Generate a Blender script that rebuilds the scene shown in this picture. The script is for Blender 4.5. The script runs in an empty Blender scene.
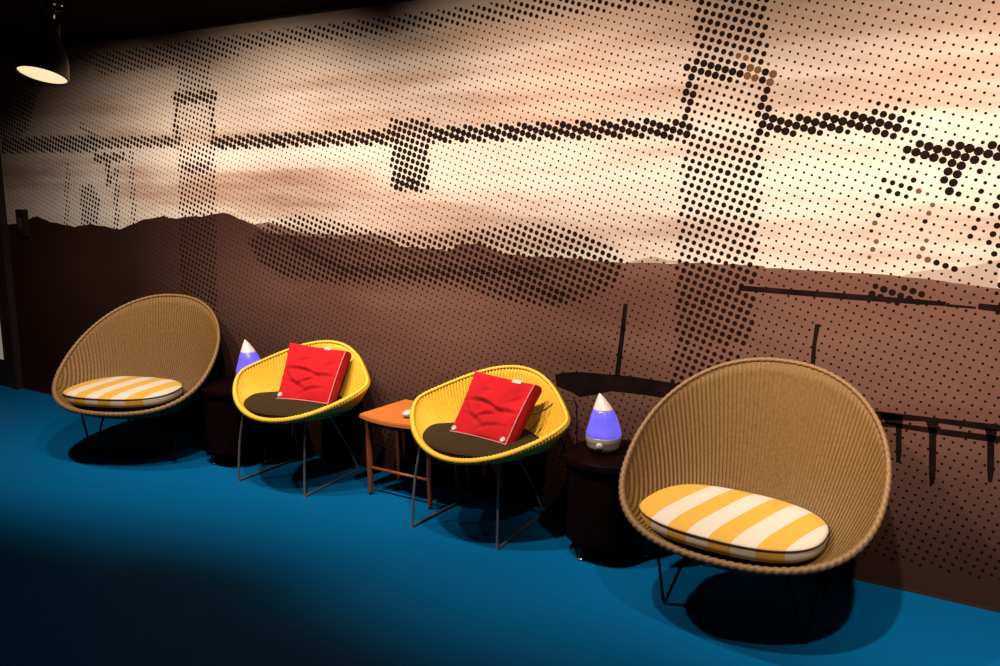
import bpy, bmesh, math, random
import numpy as np
from mathutils import Vector, Matrix

random.seed(7)
rng = np.random.default_rng(11)
PI = math.pi
scene = bpy.context.scene
col = scene.collection

# ------------------------------------------------------------------ camera
WALL_Y = 3.516            # the mural wall; X runs along it, camera stands over the origin
CEIL_Z = 2.515
YAW, PITCH, ROLL = -0.54400604, 0.17619545, -0.00500603
fwd = Vector((math.sin(YAW) * math.cos(PITCH), math.cos(YAW) * math.cos(PITCH), -math.sin(PITCH)))
rgt = Vector((math.cos(YAW), -math.sin(YAW), 0))
dwn = fwd.cross(rgt)
cr, sr = math.cos(ROLL), math.sin(ROLL)
rgt, dwn = cr * rgt + sr * dwn, -sr * rgt + cr * dwn
cam_data = bpy.data.cameras.new('camera')
cam_data.sensor_width = 36.0
cam_data.lens = 833.22 * 36.0 / 1000.0
cam_data.clip_start = 0.05
cam = bpy.data.objects.new('camera', cam_data)
col.objects.link(cam)
M = Matrix.Identity(4)
for i in range(3):
    M[i][0], M[i][1], M[i][2] = rgt[i], -dwn[i], -fwd[i]
M.translation = Vector((0, 0, 1.6))
cam.matrix_world = M
scene.camera = cam

# ------------------------------------------------------------------ world, lights, exposure
world = bpy.data.worlds.new('room_dusk')
scene.world = world
world.use_nodes = True
bg = world.node_tree.nodes['Background']
bg.inputs[0].default_value = (1.0, 0.20, 0.18, 1)
bg.inputs[1].default_value = 0.022

scene.view_settings.view_transform = 'Standard'
scene.view_settings.look = 'None'
scene.view_settings.exposure = 0.0
scene.view_settings.gamma = 1.0
scene.view_settings.use_curve_mapping = False


def spot(name, loc, target, power, angle, blend, color=(1.0, 0.84, 0.70), radius=0.03, parent=None):
    d = bpy.data.lights.new(name, 'SPOT')
    d.energy = power
    d.spot_size = math.radians(angle)
    d.spot_blend = blend
    d.color = color
    d.shadow_soft_size = radius
    o = bpy.data.objects.new(name, d)
    col.objects.link(o)
    o.location = loc
    o.rotation_euler = (Vector(target) - Vector(loc)).to_track_quat('-Z', 'Y').to_euler()
    if parent is not None:
        o.parent = parent
        o.matrix_parent_inverse = parent.matrix_world.inverted()
    return o


# the row of spot lamps under the ceiling, above the top of the photograph, all turned towards the wall
for lx, ly, aim_x, aim_z, watts, cone in ((-4.20, 2.10, -4.85, 0.72, 240, 102), (-3.30, 2.20, -3.80, 1.00, 225, 104), (-2.85, 2.25, -3.40, 1.05, 195, 104),
                                          (-2.28, 2.20, -2.05, 1.18, 240, 108), (-1.62, 2.20, -1.35, 1.20, 255, 110),
                                          (-0.40, 1.95, 0.05, 1.15, 330, 104), (0.14, 1.85, 0.60, 1.10, 310, 100)):
    spot('spot_light', (lx, ly, 2.43), (aim_x, 3.50, aim_z), watts, cone, 0.85)

LAMP_AT = Vector((-3.01, 1.80, 1.975))
LAMP_AIM = Vector((0.06, -0.30, -1.0)).normalized()
LAMP_POWER = 6

# ------------------------------------------------------------------ material helpers
def srgb(r, g, b):
    f = lambda c: (c / 255) / 12.92 if c / 255 <= 0.04045 else ((c / 255 + 0.055) / 1.055) ** 2.4
    return (f(r), f(g), f(b), 1)


TONE = 0.42


class Mat:
    """small node-graph builder"""
    def __init__(self, name, color=(0.8, 0.8, 0.8, 1), rough=0.6, metal=0.0, spec=0.5):
        self.m = bpy.data.materials.new(name)
        self.m.use_nodes = True
        self.t = self.m.node_tree
        self.b = self.t.nodes['Principled BSDF']
        self.set('Base Color', color)
        self.set('Roughness', rough)
        self.set('Metallic', metal)
        self.set('Specular IOR Level', spec)

    def set(self, k, v):
        if k == 'Base Color':
            # one common tone scale for every pigment in the room
            if hasattr(v, 'is_linked'):
                v = self.mix(1.0, v, (TONE, TONE, TONE, 1), 'MULTIPLY')
            else:
                v = (v[0] * TONE, v[1] * TONE, v[2] * TONE, 1)
        if hasattr(v, 'is_linked'):
            self.t.links.new(v, self.b.inputs[k])
        else:
            self.b.inputs[k].default_value = v

    def n(self, kind, ins=None, **props):
        nd = self.t.nodes.new(kind)
        for k, v in props.items():
            setattr(nd, k, v)
        for k, v in (ins or {}).items():
            if hasattr(v, 'is_linked'):
                self.t.links.new(v, nd.inputs[k])
            else:
                nd.inputs[k].default_value = v
        return nd

    def math(self, op, a, b=0.0, c=0.0):
        return self.n('ShaderNodeMath', {0: a, 1: b, 2: c}, operation=op).outputs[0]

    def coord(self, out='Object'):
        return self.n('ShaderNodeTexCoord').outputs[out]

    def xyz(self, vec):
        s = self.n('ShaderNodeSeparateXYZ', {0: vec})
        return s.outputs[0], s.outputs[1], s.outputs[2]

    def mapped(self, vec, scale=(1, 1, 1), loc=(0, 0, 0), rot=(0, 0, 0)):
        return self.n('ShaderNodeMapping', {'Vector': vec, 'Location': loc, 'Rotation': rot, 'Scale': scale}).outputs[0]

    def noise(self, vec, scale, detail=3, rough=0.55):
        return self.n('ShaderNodeTexNoise', {'Vector': vec, 'Scale': scale, 'Detail': detail, 'Roughness': rough}).outputs[0]

    def ramp(self, fac, stops, interp='LINEAR'):
        r = self.n('ShaderNodeValToRGB', {'Fac': fac})
        cr_ = r.color_ramp
        cr_.interpolation = interp
        while len(cr_.elements) < len(stops):
            cr_.elements.new(0.5)
        for e, (p, c) in zip(cr_.elements, stops):
            e.position = p
            e.color = c
        return r.outputs[0]

    def mix(self, fac, a, b, blend='MIX'):
        nd = self.n('ShaderNodeMix', data_type='RGBA', blend_type=blend)
        for idx, v in ((0, fac), (6, a), (7, b)):
            if hasattr(v, 'is_linked'):
                self.t.links.new(v, nd.inputs[idx])
            else:
                nd.inputs[idx].default_value = v
        return nd.outputs[2]

    def bump(self, height, dist=0.002, strength=1.0):
        self.set('Normal', self.n('ShaderNodeBump', {'Height': height, 'Distance': dist, 'Strength': strength}).outputs[0])


def speckled(name, c1, c2, scale, rough=0.6, bump=0.0005, spec=0.4):
    m = Mat(name, rough=rough, spec=spec)
    f = m.noise(m.coord(), scale, 4)
    m.set('Base Color', m.ramp(f, [(0.3, c1), (0.7, c2)]))
    m.bump(f, bump)
    return m.m


# painted floor
m = Mat('blue_painted_floor', rough=0.5, spec=0.02)
co = m.coord()
big = m.noise(co, 1.3, 3)
fine = m.noise(co, 60, 3)
m.set('Base Color', m.ramp(big, [(0.3, (0.002, 0.150, 0.400, 1)), (0.7, (0.002, 0.165, 0.430, 1))]))
m.set('Roughness', m.ramp(m.noise(co, 5, 4), [(0.3, (0.34,) * 3 + (1,)), (0.7, (0.46,) * 3 + (1,))]))
m.bump(fine, 0.0004)
FLOOR = m.m

CEIL = speckled('black_painted_ceiling', (0.010, 0.003, 0.004, 1), (0.013, 0.004, 0.005, 1), 30, 0.95, 0.0005, 0.02)
WALLP = speckled('dark_brown_wall_paint', (0.020, 0.009, 0.008, 1), (0.026, 0.012, 0.010, 1), 40, 0.8)
DOORP = speckled('black_door_paint', (0.012, 0.006, 0.006, 1), (0.016, 0.008, 0.007, 1), 40, 0.5)

# printed mural inks
m = Mat('mural_sky_print', rough=0.9, spec=0.03)
co = m.coord()
x, y, z = m.xyz(co)
cl = m.noise(m.mapped(co, (0.55, 1, 4.2), (3.1, 0, 0.4)), 1.0, 5, 0.6)
cl2 = m.noise(m.mapped(co, (0.22, 1, 6.0), (1.7, 0, 2.4)), 1.0, 3, 0.5)
f = m.math('ADD', m.math('MULTIPLY', cl, 0.6), m.math('MULTIPLY', cl2, 0.4))
skyc = m.ramp(f, [(0.36, (0.36, 0.205, 0.140, 1)), (0.46, (0.50, 0.365, 0.285, 1)), (0.54, (0.66, 0.55, 0.46, 1)), (0.66, (0.74, 0.66, 0.58, 1))])
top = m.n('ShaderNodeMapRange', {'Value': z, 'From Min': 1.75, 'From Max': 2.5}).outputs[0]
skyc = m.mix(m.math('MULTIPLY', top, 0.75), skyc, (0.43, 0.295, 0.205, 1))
m.set('Base Color', skyc)
SKY = m.m

m = Mat('mural_sea_print', rough=0.9, spec=0.02)
co = m.coord()
x, y, z = m.xyz(co)
cl = m.noise(m.mapped(co, (0.5, 1, 3.0), (0.3, 0, 0.4)), 1.4, 4, 0.55)
seac = m.ramp(cl, [(0.35, (0.150, 0.068, 0.048, 1)), (0.65, (0.205, 0.100, 0.072, 1))])
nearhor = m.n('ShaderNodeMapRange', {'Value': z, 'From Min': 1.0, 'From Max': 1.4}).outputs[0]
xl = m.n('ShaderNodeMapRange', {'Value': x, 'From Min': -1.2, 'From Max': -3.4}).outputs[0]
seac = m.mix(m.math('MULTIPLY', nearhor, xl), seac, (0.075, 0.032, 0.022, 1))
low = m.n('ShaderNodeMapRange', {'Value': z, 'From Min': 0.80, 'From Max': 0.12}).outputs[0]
seac = m.mix(m.math('MULTIPLY', low, 0.92), seac, (0.050, 0.022, 0.017, 1))  # sea colour gets darker towards the floor
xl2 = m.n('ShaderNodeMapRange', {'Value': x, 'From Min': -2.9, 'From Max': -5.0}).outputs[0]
seac = m.mix(m.math('MULTIPLY', xl2, 0.92), seac, (0.020, 0.008, 0.006, 1))  # and darker again towards the left end
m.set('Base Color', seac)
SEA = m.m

INK = speckled('mural_black_ink', (0.011, 0.006, 0.005, 1), (0.014, 0.008, 0.006, 1), 30, 0.95, 0.0, 0.0)
BROWNINK = speckled('mural_brown_ink', (0.13, 0.062, 0.030, 1), (0.16, 0.075, 0.036, 1), 30, 0.95, 0.0, 0.0)
SILHINK = speckled('mural_pier_ink', (0.006, 0.0025, 0.002, 1), (0.015, 0.006, 0.0045, 1), 14, 0.9, 0.0, 0.03)
HAZEINK = speckled('mural_far_hills_ink', (0.40, 0.285, 0.23, 1), (0.46, 0.34, 0.28, 1), 8, 0.75, 0.0, 0.2)
RIDGEINK = speckled('mural_ridge_ink', (0.17, 0.088, 0.06, 1), (0.21, 0.11, 0.078, 1), 8, 0.75, 0.0, 0.2)


# woven lounge shells: vertical cords across object X, fine weft across them
def wicker(name, c1, c2, pitch):
    m = Mat(name, rough=0.62, spec=0.25)
    co = m.coord()
    x, y, z = m.xyz(co)
    up = m.math('ADD', m.math('MULTIPLY', y, 0.5), z)
    fan = m.math('DIVIDE', x, m.math('MULTIPLY_ADD', up, 0.75, 0.70))
    rib = m.math('SINE', m.math('MULTIPLY', fan, 2 * PI / pitch))
    rib01 = m.math('MULTIPLY_ADD', rib, 0.5, 0.5)
    weft = m.math('SINE', m.math('MULTIPLY', m.math('ADD', z, m.math('MULTIPLY', y, -0.7)), 2 * PI / 0.006))
    weft01 = m.math('MULTIPLY_ADD', weft, 0.5, 0.5)
    nz = m.noise(co, 90, 3)
    cc = m.ramp(m.math('ADD', m.math('MULTIPLY', nz, 0.9), m.math('MULTIPLY', weft01, 0.1)), [(0.3, c1), (0.75, c2)])
    m.set('Base Color', cc)
    h = m.math('ADD', m.math('MULTIPLY', rib01, 1.0), m.math('ADD', m.math('MULTIPLY', weft01, 0.10), m.math('MULTIPLY', nz, 0.30)))
    m.bump(h, 0.004, 1.0)
    return m.m


WICKER = wicker('tan_woven_loom', (0.185, 0.088, 0.018, 1), (0.295, 0.152, 0.036, 1), 0.0122)
RIMTAN = speckled('tan_braided_edge', (0.20, 0.098, 0.027, 1), (0.31, 0.165, 0.052, 1), 110, 0.6, 0.001)
YELLOW = Mat('yellow_woven_loom', rough=0.55, spec=0.3)
_co = YELLOW.coord()
_nz = YELLOW.noise(_co, 120, 3)
YELLOW.set('Base Color', YELLOW.ramp(_nz, [(0.3, (1.20, 0.66, 0.040, 1)), (0.7, (1.32, 0.80, 0.060, 1))]))
YELLOW.bump(_nz, 0.0012)
YELLOW = YELLOW.m
BLACKM = speckled('black_metal', (0.012, 0.009, 0.009, 1), (0.018, 0.013, 0.012, 1), 60, 0.5, 0.0003, 0.12)
BLACKM_GLOSS = speckled('black_lamp_enamel', (0.016, 0.006, 0.006, 1), (0.022, 0.008, 0.008, 1), 40, 0.35)
STEEL = Mat('dull_chrome_rod', (0.42, 0.39, 0.38, 1), 0.3, 0.6).m
CHROME = Mat('bright_metal', (1.9, 1.75, 1.6, 1), 0.2, 1.0).m
PAD = speckled('dark_brown_felt', (0.045, 0.027, 0.008, 1), (0.062, 0.038, 0.013, 1), 160, 0.95, 0.001, 0.1)
BLACKWOOD = speckled('black_lacquered_wood', (0.006, 0.002, 0.002, 1), (0.009, 0.003, 0.003, 1), 25, 0.35, 0.0003, 0.025)
PLASTIC = speckled('white_plastic', (0.72, 0.66, 0.60, 1), (0.78, 0.72, 0.66, 1), 20, 0.35, 0.0)
GREYPL = speckled('light_grey_plastic', (0.40, 0.34, 0.30, 1), (0.46, 0.40, 0.35, 1), 20, 0.35, 0.0)
CORDM = speckled('black_cord_rubber', (0.014, 0.010, 0.010, 1), (0.018, 0.013, 0.012, 1), 60, 0.5, 0.0)
PIPING = speckled('dark_piping_cord', (0.05, 0.022, 0.012, 1), (0.07, 0.03, 0.016, 1), 120, 0.8, 0.0)

# orange wood
m = Mat('orange_wood', rough=0.38, spec=0.4)
co = m.coord()
g = m.noise(m.mapped(co, (3, 40, 40)), 1.0, 5)
m.set('Base Color', m.ramp(g, [(0.3, (0.78, 0.215, 0.040, 1)), (0.7, (0.90, 0.270, 0.058, 1))]))
m.bump(g, 0.0004)
ORANGE = m.m
m = Mat('orange_wood_upright', rough=0.42, spec=0.4)
co = m.coord()
g = m.noise(m.mapped(co, (60, 60, 4)), 1.0, 5)
m.set('Base Color', m.ramp(g, [(0.3, (0.26, 0.062, 0.012, 1)), (0.7, (0.36, 0.092, 0.018, 1))]))
ORANGELEG = m.m

# red fleece
m = Mat('red_fleece', rough=0.9, spec=0.15)
co = m.coord()
nz = m.noise(co, 240, 3)
big = m.noise(co, 12, 4)
m.set('Base Color', m.ramp(big, [(0.3, (0.60, 0.006, 0.014, 1)), (0.7, (0.78, 0.010, 0.020, 1))]))
m.set('Sheen Weight', 0.06)
m.set('Sheen Tint', (1.0, 0.25, 0.25, 1))
m.bump(m.math('ADD', m.math('MULTIPLY', nz, 0.25), big), 0.004)
RED = m.m
PINK = speckled('pink_piping', (0.78, 0.20, 0.20, 1), (0.82, 0.25, 0.24, 1), 100, 0.8, 0.0)

# striped cotton: bands across object X, leaning with Y
def stripes(name, width, lean, phase, c1, c2):
    m = Mat(name, rough=0.85, spec=0.15)
    co = m.coord()
    x, y, z = m.xyz(co)
    s = m.math('ADD', m.math('ADD', x, m.math('MULTIPLY', y, lean)), phase)
    fr = m.math('FRACT', m.math('DIVIDE', s, 2 * width))
    msk = m.math('MAXIMUM', m.math('LESS_THAN', fr, 0.5), m.math('LESS_THAN', s, -width))
    weave = m.noise(co, 350, 2)
    c = m.mix(msk, c1, c2)
    m.set('Base Color', c)
    m.bump(m.math('ADD', m.math('MULTIPLY', weave, 0.3), m.noise(co, 9, 3)), 0.003, 0.6)
    return m.m


STRIPE = stripes('yellow_white_striped_cotton', 0.081, -0.25, 0.1075, (0.84, 0.74, 0.60, 1), (0.83, 0.475, 0.075, 1))

# glowing parts
m = Mat('glowing_violet_tank', (0.14, 0.10, 0.5, 1), 0.3)
co = m.coord()
x, y, z = m.xyz(co)
gn = m.noise(co, 9, 2)
m.set('Emission Color', m.ramp(gn, [(0.35, (0.085, 0.085, 0.80, 1)), (0.55, (0.155, 0.125, 0.92, 1)), (0.72, (0.30, 0.10, 0.86, 1))]))
m.set('Emission Strength', 0.85)
TANK = m.m
m = Mat('lit_lamp_glass', (0.9, 0.85, 0.7, 1), 0.4)
m.set('Emission Color', (1.0, 0.80, 0.46, 1))
m.set('Emission Strength', 1.0)
LAMPGLASS = m.m
m = Mat('lit_white_cap', (0.80, 0.66, 0.60, 1), 0.35)
m.set('Emission Color', (0.9, 0.62, 0.55, 1))
m.set('Emission Strength', 0.30)
CAPGLOW = m.m
PANEL = Mat('white_door_panel', (0.55, 0.50, 0.46, 1), 0.5)
PANEL.set('Emission Color', (0.9, 0.72, 0.6, 1))
PANEL.set('Emission Strength', 0.18)  # faint glow added to the panel surface, which is no lamp
PANEL = PANEL.m


# ------------------------------------------------------------------ object helpers
def link(name, me, mats, parent=None, smooth=True):
    o = bpy.data.objects.new(name, me)
    col.objects.link(o)
    if not isinstance(mats, (list, tuple)):
        mats = [mats]
    for mm in mats:
        me.materials.append(mm)
    if smooth:
        for p_ in me.polygons:
            p_.use_smooth = True
    if parent is not None:
        o.parent = parent
    return o


def mesh(name, verts, faces):
    me = bpy.data.meshes.new(name)
    me.from_pydata([tuple(v) for v in verts], [], faces)
    me.update()
    return me


def from_bm(name, bm):
    bmesh.ops.recalc_face_normals(bm, faces=bm.faces)
    me = bpy.data.meshes.new(name)
    bm.to_mesh(me)
    bm.free()
    return me


def empty(name, label, cat, loc=(0, 0, 0), rz=0.0, group=None):
    o = bpy.data.objects.new(name, None)
    o.empty_display_size = 0.1
    col.objects.link(o)
    o.location = loc
    o.rotation_euler = (0, 0, rz)
    tag(o, label, cat, group)
    return o


def tag(o, label, cat, group=None, kind=None):
    o['label'] = label
    o['category'] = cat
    if group:
        o['group'] = group
    if kind:
        o['kind'] = kind
    return o


def add_box(bm, lo, hi, bevel=0.0, segs=2):
    r = bmesh.ops.create_cube(bm, size=1.0)
    vs = r['verts']
    for v in vs:
        v.co = Vector([(lo[i] + hi[i]) / 2 + v.co[i] * (hi[i] - lo[i]) for i in range(3)])
    if bevel:
        es = list({e for v in vs for e in v.link_edges})
        bmesh.ops.bevel(bm, geom=es, offset=bevel, segments=segs, affect='EDGES')


def box(name, lo, hi, mat, parent=None, bevel=0.0):
    bm = bmesh.new()
    add_box(bm, lo, hi, bevel)
    return link(name, from_bm(name, bm), mat, parent, smooth=False)


def add_tube(bm, pts, r, seg=10, closed=False, radii=None, caps=True):
    pts = [Vector(p) for p in pts]
    n = len(pts)
    tang = []
    for i in range(n):
        if closed:
            d = pts[(i + 1) % n] - pts[i - 1]
        else:
            d = pts[min(i + 1, n - 1)] - pts[max(i - 1, 0)]
        tang.append(d.normalized())
    up = Vector((0, 0, 1)) if abs(tang[0].z) < 0.9 else Vector((1, 0, 0))
    nrm = (up - tang[0] * up.dot(tang[0])).normalized()
    rings = []
    for i in range(n):
        nrm = (nrm - tang[i] * nrm.dot(tang[i])).normalized()
        b = tang[i].cross(nrm)
        ring = []
        for k in range(seg):
            a = 2 * PI * k / seg
            rr = float(radii(i, a)) if radii else r
            ring.append(bm.verts.new(pts[i] + rr * (math.cos(a) * nrm + math.sin(a) * b)))
        rings.append(ring)
    m_ = n if closed else n - 1
    for i in range(m_):
        A, B = rings[i], rings[(i + 1) % n]
        for k in range(seg):
            bm.faces.new((A[k], A[(k + 1) % seg], B[(k + 1) % seg], B[k]))
    if not closed and caps:
        bm.faces.new(rings[0][::-1])
        bm.faces.new(rings[-1])


def tube(name, pts, r, mat, parent=None, seg=10, closed=False, radii=None):
    bm = bmesh.new()
    add_tube(bm, pts, r, seg, closed, radii)
    return link(name, from_bm(name, bm), mat, parent)


def add_lathe(bm, prof, seg=32, cx=0.0, cy=0.0, shift=None):
    """prof: list of (r, z) from bottom to top"""
    rings = []
    for i, (r, z) in enumerate(prof):
        sx, sy = shift(z) if shift else (0, 0)
        if r < 1e-5:
            rings.append([bm.verts.new((cx + sx, cy + sy, z))])
        else:
            rings.append([bm.verts.new((cx + sx + r * math.cos(2 * PI * k / seg), cy + sy + r * math.sin(2 * PI * k / seg), z)) for k in range(seg)])
    for A, B in zip(rings[:-1], rings[1:]):
        if len(A) == 1 and len(B) == 1:
            continue
        for k in range(seg):
            k2 = (k + 1) % seg
            if len(A) == 1:
                bm.faces.new((A[0], B[k2], B[k]))
            elif len(B) == 1:
                bm.faces.new((A[k], A[k2], B[0]))
            else:
                bm.faces.new((A[k], A[k2], B[k2], B[k]))
    if len(rings[0]) > 1:
        bm.faces.new(rings[0][::-1])
    if len(rings[-1]) > 1:
        bm.faces.new(rings[-1])


def lathe(name, prof, mat, parent=None, seg=32, cx=0.0, cy=0.0, shift=None):
    bm = bmesh.new()
    add_lathe(bm, prof, seg, cx, cy, shift)
    return link(name, from_bm(name, bm), mat, parent)


def smooth_pts(pts, sub=8):
    """Catmull-Rom through the points"""
    P = [Vector(p) for p in pts]
    out = []
    for i in range(len(P) - 1):
        p0, p1, p2, p3 = P[max(i - 1, 0)], P[i], P[i + 1], P[min(i + 2, len(P) - 1)]
        for k in range(sub):
            t = k / sub
            out.append(0.5 * ((2 * p1) + (p2 - p0) * t + (2 * p0 - 5 * p1 + 4 * p2 - p3) * t * t + (3 * p1 - p0 - 3 * p2 + p3) * t ** 3))
    out.append(P[-1])
    return out


def copy_tree(o, parent=None):
    c = o.copy()
    col.objects.link(c)
    if parent is not None:
        c.parent = parent
    for ch in list(o.children):
        copy_tree(ch, c)
    return c


# ------------------------------------------------------------------ the room
def structure(name, lo, hi, mat):
    o = box(name, lo, hi, mat)
    o['kind'] = 'structure'
    return o


structure('floor', (-8.5, -1.0, -0.12), (2.2, WALL_Y, 0.0), FLOOR)
structure('ceiling', (-8.5, -1.0, CEIL_Z), (2.2, WALL_Y, CEIL_Z + 0.1), CEIL)
wall = structure('wall_back', (-8.5, WALL_Y, -0.12), (2.2, WALL_Y + 0.12, CEIL_Z + 0.1), WALLP)
tr = structure('baseboard_back', (-6.50, WALL_Y - 0.006, 0.0), (2.0, WALL_Y + 0.001, 0.012), WALLP)

# ------------------------------------------------------------------ the printed mural
SKYLINE = [(-7.488, 1.373), (-6.507, 1.283), (-6.336, 1.292), (-6.116, 1.356), (-5.932, 1.318), (-5.643, 1.293), (-5.464, 1.319), (-5.307, 1.307), (-5.133, 1.288), (-5.011, 1.323), (-4.902, 1.355), (-4.787, 1.374), (-4.669, 1.393), (-4.607, 1.379), (-4.539, 1.374), (-4.451, 1.391), (-4.281, 1.399), (-4.189, 1.413), (-4.089, 1.425), (-4.029, 1.411), (-3.961, 1.389), (-3.893, 1.373), (-3.835, 1.356), (-3.725, 1.377), (-3.613, 1.351), (-3.456, 1.322), (-3.317, 1.318), (-3.183, 1.32), (-3.052, 1.319), (-2.925, 1.334), (-2.803, 1.307), (-2.756, 1.277), (-2.618, 1.272), (-2.472, 1.268), (-2.44, 1.264), (-2.385, 1.294), (-2.318, 1.305), (-2.249, 1.313), (-2.211, 1.299), (-2.17, 1.284), (-2.118, 1.267), (-1.988, 1.263), (-1.851, 1.262), (-1.632, 1.259), (-1.468, 1.256), (-1.121, 1.272), (-0.983, 1.273), (-0.842, 1.268), (-0.706, 1.265), (-0.572, 1.267), (-0.436, 1.267), (-0.337, 1.261), (-0.217, 1.257), (-0.1, 1.244), (-0.004, 1.236)]
HAZE = [(-0.337, 1.259), (-0.287, 1.281), (-0.237, 1.292), (-0.171, 1.299), (-0.091, 1.318), (-0.014, 1.341)]
HAZE2 = [(-1.444, 1.259), (-1.373, 1.281), (-1.326, 1.29), (-1.266, 1.277), (-1.166, 1.274)]
RIDGE = [(-3.835, 1.356), (-3.729, 1.313), (-3.456, 1.305), (-3.184, 1.298), (-2.927, 1.286), (-2.756, 1.271)]
SILH = {
  'postA': [(-1.467, 1.069), (-1.446, 1.07), (-1.462, 0.876), (-1.475, 0.729), (-1.5, 0.725), (-1.485, 0.874)],
  'postB': [(-0.632, 1.05), (-0.613, 1.051), (-0.622, 0.964), (-0.62, 0.852), (-0.639, 0.849), (-0.638, 0.962)],
  'rail1': [(-0.949, 1.184), (-0.936, 1.187), (-0.51, 1.183), (-0.173, 1.177), (-0.172, 1.16), (-0.508, 1.159), (-0.935, 1.165), (-0.948, 1.165)],
  'rail1b': [(-0.172, 1.169), (-0.074, 1.166), (-0.073, 1.158), (-0.171, 1.158)],
  'rail2': [(-0.066, 1.179), (0.033, 1.176), (0.125, 1.174), (0.127, 1.146), (0.035, 1.149), (-0.067, 1.157)],
  'pier': [(-1.811, 0.692), (-1.776, 0.709), (-1.68, 0.724), (-1.426, 0.735), (-1.205, 0.73), (-1.006, 0.729), (-1.001, 0.626), (-1.138, 0.661), (-1.277, 0.656), (-1.374, 0.656), (-1.513, 0.652), (-1.677, 0.6), (-1.72, 0.619), (-1.802, 0.638)],
  'pier2': [(-1.095, 0.722), (-0.711, 0.729), (-0.38, 0.724), (-0.188, 0.727), (0.168, 0.737), (0.17, 0.721), (0.014, 0.705), (-0.187, 0.709), (-0.291, 0.699), (-0.377, 0.69), (-0.707, 0.67), (-1.092, 0.658)],
  'pier3': [(-0.399, 0.682), (-0.272, 0.686), (-0.083, 0.688), (0.173, 0.691), (0.175, 0.672), (0.037, 0.664), (-0.115, 0.663), (-0.289, 0.667), (-0.397, 0.662)],
  'bk1': [(-0.365, 0.72), (-0.282, 0.72), (-0.279, 0.676), (-0.34, 0.675)],
  'bk2': [(-0.201, 0.709), (-0.156, 0.71), (-0.16, 0.671), (-0.187, 0.671)],
  'bk3': [(-0.003, 0.712), (0.036, 0.714), (0.036, 0.672), (0.007, 0.671)],
  'p1': [(-0.304, 0.681), (-0.283, 0.68), (-0.274, 0.559), (-0.277, 0.529), (-0.29, 0.527), (-0.294, 0.555)],
  'p2': [(-0.187, 0.675), (-0.162, 0.675), (-0.15, 0.52), (-0.152, 0.463), (-0.166, 0.46), (-0.174, 0.516)],
  'p3': [(0.007, 0.675), (0.031, 0.675), (0.041, 0.556), (0.039, 0.508), (0.026, 0.506), (0.019, 0.552)],
}
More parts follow.
